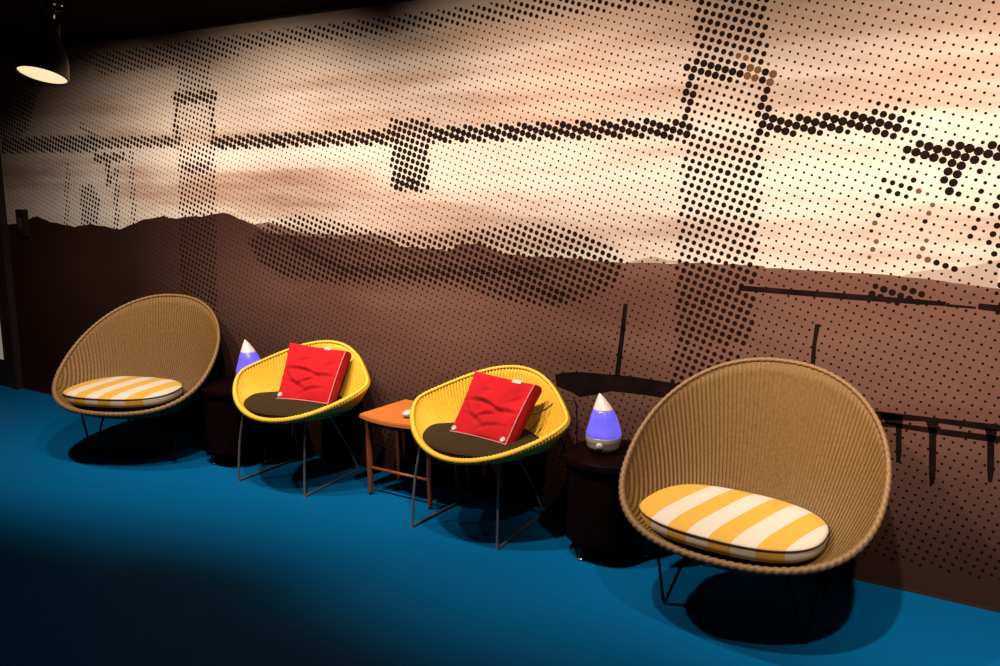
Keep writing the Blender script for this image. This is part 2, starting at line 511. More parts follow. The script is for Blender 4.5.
FIELD = [
  ('poly', [(-1.21, 2.588), (-0.911, 2.548), (-0.89, 2.21), (-0.881, 2.057), (-1.186, 2.092), (-1.195, 2.354)], 0.36, 0.02),
  ('seg', [(-1.203, 2.085), (-0.872, 2.033)], 0.48, 0.015, 0.032),
  ('seg', [(-1.186, 2.092), (-1.218, 1.833)], 0.48, 0.015, 0.024),
  ('seg', [(-0.88, 2.041), (-0.892, 1.839)], 0.48, 0.015, 0.024),
  ('poly', [(-1.186, 2.076), (-0.88, 2.033), (-0.891, 1.823), (-1.209, 1.824)], 0.25, 0.02),
  ('poly', [(-1.218, 1.833), (-0.879, 1.823), (-0.876, 1.289), (-1.229, 1.271)], 0.335, 0.02),
  ('seg', [(-1.184, 1.674), (-0.921, 1.656)], 0.38, 0.015, 0.02),
  ('seg', [(-0.899, 1.824), (-0.921, 1.656)], 0.38, 0.015, 0.02),
  ('poly', [(-1.229, 1.271), (-0.876, 1.289), (-0.88, 0.937), (-1.213, 0.902)], 0.36, 0.02),
  ('poly', [(-1.222, 0.901), (-0.929, 0.91), (-0.964, 0.596), (-1.239, 0.647)], 0.33, 0.02),
  ('seg', [(-4.154, 1.839), (-3.445, 1.844), (-2.771, 1.841)], 0.5, 0.02, 0.037),
  ('seg', [(-2.534, 1.845), (-1.809, 1.847), (-1.371, 1.843), (-1.2, 1.828)], 0.51, 0.02, 0.037),
  ('seg', [(-0.884, 1.839), (-0.744, 1.838), (-0.481, 1.845), (-0.399, 1.82)], 0.52, 0.02, 0.036),
  ('seg', [(-0.399, 1.82), (-0.329, 1.789)], 0.4, 0.02, 0.02),
  ('seg', [(-6.928, 1.859), (-5.983, 1.867), (-5.347, 1.857)], 0.44, 0.03, 0.055),
  ('seg', [(-5.347, 1.857), (-4.959, 1.862), (-4.483, 1.855)], 0.44, 0.02, 0.035),
  ('poly', [(-2.802, 1.933), (-2.546, 1.924), (-2.557, 1.561), (-2.797, 1.569)], 0.44, 0.02),
  ('seg', [(-2.763, 1.887), (-2.559, 1.89)], 0.46, 0.015, 0.02),
  ('seg', [(-2.756, 1.606), (-2.626, 1.601)], 0.52, 0.015, 0.03),
  ('seg', [(-0.334, 1.728), (-0.176, 1.725), (0.041, 1.712)], 0.51, 0.015, 0.033),
  ('seg', [(-0.191, 1.715), (-0.193, 1.589)], 0.49, 0.015, 0.03),
  ('poly', [(-0.494, 1.93), (-0.374, 1.924), (-0.279, 1.788), (-0.361, 1.772), (-0.496, 1.857)], 0.28, 0.03),
  ('poly', [(-0.437, 1.64), (-0.306, 1.632), (-0.259, 1.552), (-0.417, 1.572)], 0.33, 0.02),
  ('seg', [(-0.435, 1.576), (-0.437, 1.327)], 0.3, 0.015, 0.014),
  ('seg', [(-0.256, 1.559), (-0.272, 1.346)], 0.3, 0.015, 0.014),
  ('seg', [(-0.1, 1.653), (-0.111, 1.427)], 0.32, 0.015, 0.014),
  ('seg', [(-0.035, 1.625), (-0.046, 1.346)], 0.36, 0.015, 0.014),
  ('seg', [(-0.256, 1.325), (-0.145, 1.304)], 0.36, 0.015, 0.016),
  ('poly', [(-0.433, 1.222), (-0.248, 1.223), (-0.259, 1.153), (-0.45, 1.162)], 0.42, 0.02),
  ('poly', [(-0.05, 1.59), (0.083, 1.591), (0.132, 1.097), (0.002, 1.103)], 0.36, 0.03),
  ('poly', [(-4.422, 2.502), (-4.128, 2.478), (-4.158, 2.114), (-4.458, 2.123)], 0.3, 0.02),
  ('seg', [(-4.477, 2.118), (-4.133, 2.107)], 0.46, 0.015, 0.035),
  ('seg', [(-4.468, 2.117), (-4.502, 1.859)], 0.42, 0.015, 0.022),
  ('seg', [(-4.15, 2.108), (-4.154, 1.839)], 0.42, 0.015, 0.022),
  ('poly', [(-4.468, 2.117), (-4.141, 2.108), (-4.154, 1.839), (-4.503, 1.853)], 0.27, 0.02),
  ('poly', [(-4.484, 1.846), (-4.137, 1.839), (-4.216, 0.622), (-4.565, 0.586)], 0.32, 0.02),
  ('seg', [(-4.442, 1.693), (-4.22, 1.697)], 0.44, 0.015, 0.03),
  ('poly', [(-6.988, 2.281), (-5.95, 2.228), (-6.089, 1.985), (-6.255, 1.919), (-7.059, 1.938)], 0.36, 0.03),
  ('seg', [(-5.326, 1.764), (-5.033, 1.767)], 0.44, 0.015, 0.03),
  ('seg', [(-5.194, 1.763), (-5.214, 1.605)], 0.42, 0.015, 0.03),
  ('poly', [(-5.545, 1.576), (-5.404, 1.597), (-5.318, 1.483), (-5.364, 1.306), (-5.56, 1.3)], 0.36, 0.03),
  ('seg', [(-5.665, 1.72), (-5.739, 1.295)], 0.28, 0.015, 0.03),
  ('seg', [(-5.119, 1.67), (-5.163, 1.311)], 0.33, 0.015, 0.03),
  ('seg', [(-4.955, 1.811), (-4.969, 1.317)], 0.3, 0.015, 0.03),
  ('seg', [(-5.467, 1.973), (-5.277, 1.882)], 0.3, 0.015, 0.03),
  ('poly', [(-3.901, 1.253), (-3.709, 1.378), (-3.45, 1.43), (-3.166, 1.392), (-2.925, 1.356), (-2.748, 1.346), (-2.49, 1.354), (-2.223, 1.388), (-2.017, 1.413), (-1.881, 1.417), (-1.696, 1.395), (-1.544, 1.336), (-1.463, 1.258), (-1.49, 1.175), (-1.552, 1.125), (-1.688, 1.059), (-1.847, 1.022), (-2.134, 1.04), (-2.367, 1.089), (-2.754, 1.079), (-3.194, 1.045), (-3.613, 1.059), (-3.815, 1.137)], 0.37, 0.05),
  ('seg', [(-3.507, 1.245), (-3.139, 1.127), (-2.492, 1.154), (-1.904, 1.188)], 0.47, 0.12, 0.06),
  ('seg', [(-2.014, 1.118), (-1.794, 1.084)], 0.44, 0.05, 0.04),
  ('poly', [(-5.55, 2.435), (1.6, 2.435), (1.6, 2.36), (-1.5, 2.345), (-2.5, 2.36), (-5.2, 2.36)], 0.33, 0.03),
  ('poly', [(-5.3, 2.37), (-3.9, 2.4), (-3.9, 2.32), (-5.2, 2.3)], 0.32, 0.03),
]
ORIGIN = (-0.7261, 1.7246)
PITCH_D = 0.032105
TH = 0.317729

BROWN = [[(-1.005, 2.127), (-0.845, 2.1), (-0.838, 1.992), (-0.975, 2.023)], [(-0.476, 1.594), (-0.419, 1.595), (-0.411, 1.313), (-0.461, 1.31)], [(-0.302, 1.588), (-0.242, 1.588), (-0.246, 1.321), (-0.293, 1.319)]]


MX0, MX1, MZ1 = -6.50, 1.6, 2.50


def inpoly(px, pz, poly):
    P = np.array(poly)
    n = len(P)
    inside = np.zeros(len(px), bool)
    dist = np.full(len(px), 1e9)
    for i in range(n):
        a, b = P[i], P[(i + 1) % n]
        c = ((a[1] > pz) != (b[1] > pz)) & (px < (b[0] - a[0]) * (pz - a[1]) / ((b[1] - a[1]) or 1e-9) + a[0])
        inside ^= c
        dist = np.minimum(dist, segdist(px, pz, a, b))
    return np.where(inside, dist, -dist)


def segdist(px, pz, a, b):
    dx, dz = b[0] - a[0], b[1] - a[1]
    t = np.clip(((px - a[0]) * dx + (pz - a[1]) * dz) / (dx * dx + dz * dz + 1e-12), 0, 1)
    return np.hypot(px - a[0] - t * dx, pz - a[1] - t * dz)


def build_mural():
    V, Fc, Mi = [], [], []

    def quadstrip(top, bottom, yoff, mi):
        b0 = len(V)
        for (x, zt), (_, zb) in zip(top, bottom):
            V.append((x, WALL_Y - yoff, zb))
            V.append((x, WALL_Y - yoff, zt))
        for i in range(len(top) - 1):
            a = b0 + 2 * i
            Fc.append((a, a + 2, a + 3, a + 1))
            Mi.append(mi)

    xs = sorted({MX0, MX1} | {x for x, _ in SKYLINE if MX0 < x < MX1} | set(np.round(np.arange(MX0, MX1, 0.05), 3)))
    sx, sz = [p[0] for p in SKYLINE], [p[1] for p in SKYLINE]
    zz = np.interp(xs, sx, sz)
    # a slightly ragged printed edge
    zz = zz + rng.normal(0, 0.0025, len(zz))
    line = list(zip(xs, zz))
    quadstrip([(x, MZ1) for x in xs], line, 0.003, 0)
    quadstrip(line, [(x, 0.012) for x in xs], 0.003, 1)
    for hz in (HAZE, HAZE2):
        bot = [(x, float(np.interp(x, sx, sz))) for x, _ in hz]
        quadstrip([(x, max(z, zb)) for (x, z), (_, zb) in zip(hz, bot)], bot, 0.0033, 5)
    top = [(x, float(np.interp(x, sx, sz))) for x, _ in RIDGE]
    quadstrip(top, [(x, min(z, zt)) for (x, z), (_, zt) in zip(RIDGE, top)], 0.0033, 6)
    for k, poly in SILH.items():
        b0 = len(V)
        for x, z in poly:
            V.append((x, WALL_Y - 0.0040, z))
        Fc.append(tuple(range(b0, b0 + len(poly))))
        Mi.append(4)
    # halftone dots on a turned square lattice
    ax, az = PITCH_D * math.cos(TH), -PITCH_D * math.sin(TH)
    bx, bz = -PITCH_D * math.sin(TH), -PITCH_D * math.cos(TH)
    I, J = np.meshgrid(np.arange(-260, 261), np.arange(-220, 221))
    px = (ORIGIN[0] + I * ax + J * bx).ravel()
    pz = (ORIGIN[1] + I * az + J * bz).ravel()
    keep = (px > MX0 + 0.02) & (px < MX1 - 0.02) & (pz > 0.12) & (pz < 2.445)
    px, pz = px[keep], pz[keep]
    rad = np.full(len(px), 0.154)
    rad += np.where(pz < 0.45, 0.05 * np.clip((0.45 - pz) / 0.3, 0, 1), 0)
    for f in FIELD:
        kind, pts, r, soft = f[:4]
        if kind == 'poly':
            d = inpoly(px, pz, pts)
        else:
            hw = f[4]
            d = np.full(len(px), 1e9)
            for a, b in zip(pts[:-1], pts[1:]):
                d = np.minimum(d, segdist(px, pz, a, b))
            d = hw - d
        w = np.clip(d / soft + 0.5, 0, 1)
        w = w * w * (3 - 2 * w)
        rad = np.maximum(rad, 0.154 + (r - 0.154) * w)
    rad *= rng.normal(1.0, 0.03, len(rad))
    R = rad * PITCH_D
    brown = np.zeros(len(px), bool)
    for poly in BROWN:
        brown |= (inpoly(px, pz, poly) > 0) & (rng.random(len(px)) < 0.75)
    NS = 10
    ca = [(math.cos(2 * PI * k / NS), math.sin(2 * PI * k / NS)) for k in range(NS)]
    for x, z, r, br in zip(px, pz, R, brown):
        b0 = len(V)
        for c, s in ca:
            V.append((x + r * c, WALL_Y - 0.0037, z + r * s))
        Fc.append(tuple(range(b0, b0 + NS)))
        Mi.append(3 if br else 2)
    me = mesh('mural', V, Fc)
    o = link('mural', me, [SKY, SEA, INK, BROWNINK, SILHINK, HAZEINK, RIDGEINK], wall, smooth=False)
    me.polygons.foreach_set('material_index', np.array(Mi, np.int32))
    bm = bmesh.new()
    bm.from_mesh(me)
    flip = [f_ for f_ in bm.faces if f_.normal.y > 0]
    bmesh.ops.reverse_faces(bm, faces=flip)
    bm.to_mesh(me)
    bm.free()
    o['label'] = 'halftone dot mural of a suspension bridge over a brown sea'
    return o


build_mural()

# ------------------------------------------------------------------ door at the left end
door = empty('door_1', 'black door at the left end of the mural wall', 'door', (-7.02, WALL_Y, 0))
door['kind'] = 'structure'
box('door_leaf', (-0.40, -0.035, 0.01), (0.43, -0.002, 2.05), DOORP, door, 0.003)
bm = bmesh.new()
add_box(bm, (0.43, -0.05, 0), (0.515, 0.0, 2.12), 0.004)
add_box(bm, (-0.485, -0.05, 0), (-0.40, 0.0, 2.12), 0.004)
add_box(bm, (-0.40, -0.05, 2.05), (0.43, 0.0, 2.12), 0.004)
link('door_frame', from_bm('door_frame', bm), DOORP, door, False)
h = box('door_handle', (0.36, -0.043, 0.98), (0.41, -0.035, 1.20), CHROME, door, 0.003)
bm = bmesh.new()
add_tube(bm, [(0.385, -0.04, 1.13), (0.385, -0.085, 1.13), (0.37, -0.09, 1.13), (0.26, -0.09, 1.13)], 0.009)
add_tube(bm, [(0.385, -0.04, 1.04), (0.385, -0.075, 1.04)], 0.014)
link('lever', from_bm('lever', bm), CHROME, h)
box('door_panel', (0.10, -0.039, 0.22), (0.335, -0.035, 0.70), PANEL, door, 0.001)

# dark box on the wall beside the door
wb = empty('wall_switch', 'small dark switch box on the wall at the left edge of the mural', 'switch', (-6.262, WALL_Y - 0.003, 1.302))
box('housing', (-0.058, -0.035, -0.10), (0.058, 0.0, 0.10), BLACKM, wb, 0.006)
box('rocker', (-0.028, -0.041, -0.045), (0.028, -0.035, 0.045), speckled('dark_brown_plastic', (0.05, 0.03, 0.024, 1), (0.06, 0.036, 0.03, 1), 40, 0.4), wb, 0.003)


# ------------------------------------------------------------------ hanging lamp
def build_lamp():
    z = -LAMP_AIM
    rot = z.to_track_quat('Z', 'Y')
    root = empty('spot_lamp', 'black bell shaped spot lamp hanging from the ceiling at top left', 'lamp', LAMP_AT)
    Mx = rot.to_matrix()
    R0 = 0.085

    def place(o):
        o.rotation_euler = Mx.to_euler()
        return o
    outer = [(R0, 0.0), (R0 * 1.015, 0.006), (R0 * 0.99, 0.03), (R0 * 0.93, 0.06), (R0 * 0.80, 0.092), (R0 * 0.60, 0.120), (0.040, 0.142), (0.033, 0.165), (0.031, 0.20), (0.026, 0.208), (0.0, 0.209)]
    inner = [(r - 0.003, zz) for r, zz in outer[:-4]]
    bm = bmesh.new()
    segs = 40
    prof = inner[::-1] + outer
    rings = []
    for r, zz in prof:
        if r < 1e-6:
            rings.append([bm.verts.new((0, 0, zz))])
        else:
            rings.append([bm.verts.new((r * math.cos(2 * PI * k / segs), r * math.sin(2 * PI * k / segs), zz)) for k in range(segs)])
    for A, B in zip(rings[:-1], rings[1:]):
        for k in range(segs):
            k2 = (k + 1) % segs
            if len(B) == 1:
                bm.faces.new((A[k], A[k2], B[0]))
            else:
                bm.faces.new((A[k], A[k2], B[k2], B[k]))
    place(link('lamp_shade', from_bm('lamp_shade', bm), BLACKM_GLOSS, root))
    place(lathe('lamp_glass', [(0.0, 0.004), (0.05, 0.0045), (R0 - 0.004, 0.006), (R0 - 0.0045, 0.009), (0, 0.010)], LAMPGLASS, root, 40))
    place(lathe('stem', [(0.0085, 0.205), (0.0085, 0.255), (0.0, 0.256)], CHROME, root, 16))
    top = Vector(LAMP_AT) * 0 + Mx @ Vector((0, 0, 0.262))
    bm = bmesh.new()
    add_box(bm, (-0.018, -0.030, -0.014), (0.018, 0.030, 0.024), 0.004)
    br = link('bracket', from_bm('bracket', bm), BLACKM, root, False)
    br.location = top
    for s in (-1, 1):
        b_ = bmesh.new()
        add_tube(b_, [(0.017, s * 0.014, 0.006), (0.024, s * 0.014, 0.006)], 0.007, 12)
        link('bolt', from_bm('bolt', b_), CHROME, br)
    zc = CEIL_Z - LAMP_AT.z
    tube('arm', smooth_pts([top + Vector((0, 0, 0.02)), top + Vector((0.02, -0.03, 0.09)), top + Vector((0.0, 0.01, 0.16)), Vector((top.x, top.y, zc - 0.02))]), 0.007, BLACKM, root)
    lathe('ceiling_mount', [(0.05, zc - 0.03), (0.055, zc - 0.01), (0.055, zc), (0, zc)], BLACKM, root, 24, top.x, top.y)
    tube('cable', smooth_pts([top + Vector((-0.005, 0.01, 0.0)), top + Vector((-0.05, 0.03, 0.06)), top + Vector((-0.03, 0.03, 0.14)), Vector((top.x + 0.01, top.y + 0.02, zc - 0.03))]), 0.004, CORDM, root, 8)
    bpy.context.view_layer.update()
    spot('bulb_light', LAMP_AT + LAMP_AIM * 0.012, LAMP_AT + LAMP_AIM, LAMP_POWER, 168, 0.35, radius=0.03, parent=root)
    return root


build_lamp()


# ------------------------------------------------------------------ woven shells
def shell_mesh(name, rim, bottom, p, rings, thick, ribs=0, amp=0.0):
    """bowl from the closed rim curve down to the seat centre, with a real thickness; ribs run from rim to centre"""
    rim = np.array(rim)
    n = len(rim)
    B = np.array(bottom)
    us = np.linspace(1, 0, rings + 1)[:-1]
    us = us ** 0.7
    G = np.zeros((rings, n, 3))
    for i, u in enumerate(us):
        G[i, :, :2] = B[:2] + (rim[:, :2] - B[:2]) * u
        G[i, :, 2] = B[2] + (rim[:, 2] - B[2]) * u ** p
    # surface normals by differences
    dv = np.gradient(G, axis=0)
    du = (np.roll(G, -1, 1) - np.roll(G, 1, 1))
    N = np.cross(du, dv)
    N /= np.linalg.norm(N, axis=2, keepdims=True) + 1e-9
    if N[rings // 2, :, 2].mean() < 0:
        N = -N
    inner = G.copy()
    outer = G - N * thick
    if ribs:
        # rib phase follows arc length along the rim
        L = np.linalg.norm(np.roll(rim, -1, 0) - rim, axis=1)
        s = np.concatenate([[0], np.cumsum(L)[:-1]]) / L.sum()
        w = amp * np.cos(2 * PI * ribs * s)
        fade = np.clip((us - 0.30) / 0.3, 0, 1)
        inner += N * (w[None, :, None] * fade[:, None, None])
        outer -= N * (w[None, :, None] * fade[:, None, None])
    verts, faces = [], []
    for A in (inner, outer):
        verts += [tuple(v) for v in A.reshape(-1, 3)]
    ci = len(verts)
    verts += [tuple(B), tuple(B - np.array([0, 0, thick]))]
    o_ = rings * n
    for i in range(rings - 1):
        for k in range(n):
            k2 = (k + 1) % n
            faces.append((i * n + k, i * n + k2, (i + 1) * n + k2, (i + 1) * n + k))
            faces.append((o_ + i * n + k, o_ + (i + 1) * n + k, o_ + (i + 1) * n + k2, o_ + i * n + k2))
    for k in range(n):
        k2 = (k + 1) % n
        faces.append(((rings - 1) * n + k, (rings - 1) * n + k2, ci))
        faces.append((o_ + (rings - 1) * n + k2, o_ + (rings - 1) * n + k, ci + 1))
        faces.append((k2, k, o_ + k, o_ + k2))
    me = mesh(name, verts, faces)
    bm = bmesh.new()
    bm.from_mesh(me)
    bmesh.ops.recalc_face_normals(bm, faces=bm.faces)
    bm.to_mesh(me)
    bm.free()
    return me


def lounge_rim(n):
    a, b, ex, e, z0, z1, z2, z3, k = LOUNGE
    t = np.linspace(0, 2 * PI, n + 1)[:-1]
    c, s = np.cos(t), np.sin(t)
    x = a * np.sign(c) * abs(c) ** (2 / ex)
    v = np.sign(s) * abs(s) ** (2 / ex)
    x = x * (1 + e * v)
    y = b * (v + k * (1 - v * v))
    z = z0 + z1 * v + z2 * v * v + z3 * v * (1 - v * v)
    P = np.stack([x, y, z], 1)
    return resample(P, n)


def chair_rim(n):
    a, a2, a3, b, b2, b3, z0, z1, z2, z3 = CHAIR
    t = np.linspace(0, 2 * PI, n + 1)[:-1]
    c, s = np.cos(t), np.sin(t)
    x = a * c + a2 * np.sin(2 * t) + a3 * np.cos(3 * t)
    y = b * s + b2 * np.cos(2 * t) + b3 * np.sin(3 * t)
    z = z0 + z1 * s + z2 * np.cos(2 * t) + z3 * np.sin(3 * t)
    return resample(np.stack([x, y, z], 1), n)


def resample(P, n):
    Q = np.vstack([P, P[:1]])
    L = np.concatenate([[0], np.cumsum(np.linalg.norm(np.diff(Q, axis=0), axis=1))])
    s = np.linspace(0, L[-1], n + 1)[:-1]
    return np.stack([np.interp(s, L, Q[:, i]) for i in range(3)], 1)


LOUNGE = [0.478, 0.3936, 2.1538, 0.0332, 0.5491, 0.2878, 0.0746, 0.0209, -0.1224]
CHAIR = [0.4236, -0.0229, -0.0149, 0.2692, 0.0168, -0.0443, 0.5817, 0.1311, 0.0044, -0.0231]


def inset(rim, d, dz=0.0):
    c = rim.mean(0)
    v = rim - c
    l = np.linalg.norm(v, axis=1, keepdims=True)
    out = rim - v / l * d
    out[:, 2] += dz
    return out


def make_lounge(loc, rz, label):
    root = empty('lounge_chair', label, 'chair', loc, rz, 'round woven lounge chairs')
    rim = inset(lounge_rim(192), 0.014)
    link('shell', shell_mesh('shell', rim, (0.0, -0.03, 0.284), 3.6, 30, 0.014), WICKER, root)
    L = np.linalg.norm(np.roll(rim, -1, 0) - rim, axis=1).sum()
    n = 760
    rr = inset(lounge_rim(n), 0.011)
    turns = int(L / 0.028)
    fr = np.clip((0.72 - rr[:, 2]) / 0.30, 0, 1)
    tube('braided_rim', rr, 0.014, RIMTAN, root, 12, True,
         radii=lambda i, a: (0.0088 + 0.0050 * fr[i]) * (1 + 0.11 * math.cos(2 * a + 2 * PI * turns * i / n)))
    # four hairpin legs under the bowl, and the ring that carries them
    ring = [(0.20 * math.cos(t), -0.03 + 0.15 * math.sin(t), 0.263) for t in np.linspace(0, 2 * PI, 33)[:-1]]
    tube('frame_ring', ring, 0.007, BLACKM, root, 8, True)
    for sx in (-1, 1):
        for fy, foot, a, b in ((0, (0.265, -0.135), (0.30, -0.16), (0.17, -0.13)), (1, (0.25, 0.27), (0.27, 0.16), (0.14, 0.20))):
            bm = bmesh.new()
            zt = [0.280, 0.270] if fy == 0 else [0.285, 0.275]
            pts = [(sx * a[0], a[1], zt[0]), (sx * foot[0] + sx * 0.004, foot[1], 0.012), (sx * foot[0], foot[1], 0.006), (sx * foot[0] - sx * 0.004, foot[1], 0.012), (sx * b[0], b[1], zt[1])]
            add_tube(bm, pts, 0.006, 8)
            link('leg', from_bm('leg', bm), BLACKM, root)
    return root


lr = make_lounge((-0.7364, 3.0314, 0), -0.017, 'large tan woven lounge chair nearest the camera at the right')
ll = copy_tree(lr)
ll.location = (-4.3161, 3.0271, 0)
ll.rotation_euler = (0, 0, 0.3741)
ll['label'] = 'tan woven lounge chair at the far left, turned towards the room'


def superoval(a, b, ex, n, wob=0.0):
    out = []
    for k in range(n):
        t = 2 * PI * k / n
        c, s = math.cos(t), math.sin(t)
        out.append((a * math.copysign(abs(c) ** (2 / ex), c), b * math.copysign(abs(s) ** (2 / ex), s)))
    return out


def oval_cushion(a, b, ex, h, crown, n=96, outline=None):
    """boxed oval cushion: flat boxing, domed top; returns mesh (z from 0 to h) and the piping line"""
    ov = outline or superoval(a, b, ex, n)
    n = len(ov)
    prof = [(0.0, 0.0), (0.5, 0.0), (0.86, 0.002), (0.96, 0.008), (0.99, 0.016), (1.0, 0.03)]
    top = [(1.0, h - 0.012), (0.995, h), (0.96, h + crown * 0.22), (0.88, h + crown * 0.52), (0.72, h + crown * 0.82), (0.45, h + crown * 0.97), (0.2, h + crown), (0.0, h + crown)]
    bm = bmesh.new()
    rings = []
    for u, z in prof + top:
        if u == 0:
            rings.append([bm.verts.new((0, 0, z))])
        else:
            rings.append([bm.verts.new((x * u, y * u, z)) for x, y in ov])
    for A, B in zip(rings[:-1], rings[1:]):
        for k in range(n):
            k2 = (k + 1) % n
            if len(A) == 1:
                bm.faces.new((A[0], B[k2], B[k]))
            elif len(B) == 1:
                bm.faces.new((A[k], A[k2], B[0]))
            else:
                bm.faces.new((A[k], A[k2], B[k2], B[k]))
    return bm, [(x * 1.003, y * 1.003, h - 0.002) for x, y in ov]


def striped_cushion(loc, rz, tilt, label):
    root = empty('striped_cushion', label, 'cushion', loc, rz, 'striped lounge chair cushions')
    root.rotation_euler = (tilt[0], tilt[1], rz)
    bm, line = oval_cushion(0.345, 0.232, 2.5, 0.060, 0.022)
    link('cover', from_bm('cover', bm), STRIPE, root)
    tube('piping', line, 0.0026, PIPING, root, 8, True)
    return root


striped_cushion((-0.790, 2.985, 0.326), -0.045, (0.05, 0.012, 0), 'yellow and white striped oval cushion in the right lounge chair')
sc = copy_tree([o for o in col.objects if o.name.startswith('striped_cushion')][0])
sc.location = (-4.405, 2.960, 0.343)
sc.rotation_euler = (0.04, 0, 0.36)
sc['label'] = 'yellow and white striped oval cushion in the far left lounge chair'


def make_chair(loc, rz, twist, label):
    root = empty('tub_chair', label, 'chair', loc, rz, 'yellow woven tub chairs')
    nr = 132
    rim = inset(chair_rim(nr * 6), 0.012)
    sh = link('shell', shell_mesh('shell', rim, (0.0, 0.0, 0.405), 4.6, 30, 0.014, nr, 0.0050), YELLOW, root)
    sh.location = (0.065, 0.0, 0)
    sh.rotation_euler = (0, 0, twist)
    n = nr * 6
    rr = inset(chair_rim(n), 0.012, -0.004)
    fr = np.clip((0.58 - rr[:, 2]) / 0.10, 0, 1)
    tube('rolled_rim', rr, 0.013, YELLOW, sh, 10, True, radii=lambda i, a: (0.0085 + 0.0045 * fr[i]) + 0.0014 * math.cos(2 * PI * i / 6))
    # sled frame: bent rod on each side, cross rods
    W_, F_, B_ = 0.235, -0.195, 0.262
    for sx in (-1, 1):
        tube('sled_leg', smooth_pts([(sx * 0.215, -0.15, 0.405), (sx * (W_ - 0.006), F_ + 0.014, 0.22), (sx * W_, F_, 0.012), (sx * W_, F_ + 0.02, 0.007),
                                     (sx * 0.225, 0.03, 0.007), (sx * 0.218, B_ - 0.02, 0.007), (sx * 0.216, B_, 0.014), (sx * 0.19, 0.21, 0.16), (sx * 0.13, 0.10, 0.388)], 6), 0.0065, STEEL, root)
    tube('cross_rod', [(-0.214, -0.15, 0.385), (0.0, -0.15, 0.376), (0.214, -0.15, 0.385)], 0.006, STEEL, root)
    tube('cross_rod', [(-0.142, 0.12, 0.34), (0.142, 0.12, 0.34)], 0.006, STEEL, root)
    return root


c2 = make_chair((-2.042, 3.168, 0), 0.0, 0.0, 'yellow woven tub chair right of the orange wooden table, nearer the camera')
c1 = copy_tree(c2)
c1.location = (-3.228, 3.175, 0)
c1.rotation_euler = (0, 0, 0.04)
for ch in c1.children:
    if ch.name.startswith('shell'):
        ch.rotation_euler = (0, 0, 0.105)
c1['label'] = 'yellow woven tub chair left of the orange wooden table'


def seat_pad(loc, rz, label):
    rim = inset(chair_rim(120), 0.03)
    u = np.clip(((0.480 - 0.396) / np.maximum(rim[:, 2] - 0.396, 0.01)) ** 0.2, 0, 0.97) * 0.985
    u = np.convolve(np.concatenate([u[-4:], u, u[:4]]), np.ones(9) / 9, 'valid')
    bm, line = oval_cushion(0, 0, 0, 0.036, 0.014, outline=[(float(p[0] * k), float(p[1] * k)) for p, k in zip(rim, u)])
    o = link('seat_pad', from_bm('seat_pad', bm), PAD)
    o.location = loc
    o.rotation_euler = (0.0, 0, rz)
    tag(o, label, 'cushion', 'dark round seat pads')
    return o


p2 = seat_pad((-1.982, 3.166, 0.418), 0.0, 'dark brown seat pad on the yellow chair right of the orange table')
p1 = p2.copy()
col.objects.link(p1)
p1.location = (-3.168, 3.1756, 0.418)
p1.rotation_euler = (0, 0, 0.145)
p1['label'] = 'dark brown seat pad on the yellow chair left of the orange table'


# ------------------------------------------------------------------ red fleece cushions
FOLDS = [(0.42, 0.52, -0.15, 0.34, 0.030, 0.017), (0.80, 0.47, 0.10, 0.22, 0.035, 0.017), (0.55, 0.36, 0.35, 0.22, 0.026, 0.011),
         (0.30, 0.27, -0.35, 0.22, 0.030, 0.010), (0.65, 0.20, 0.30, 0.25, 0.028, 0.009), (0.35, 0.72, 0.2, 0.10, 0.025, 0.007), (0.15, 0.38, -0.8, 0.15, 0.03, 0.008), (0.85, 0.70, 0.6, 0.14, 0.03, 0.007)]


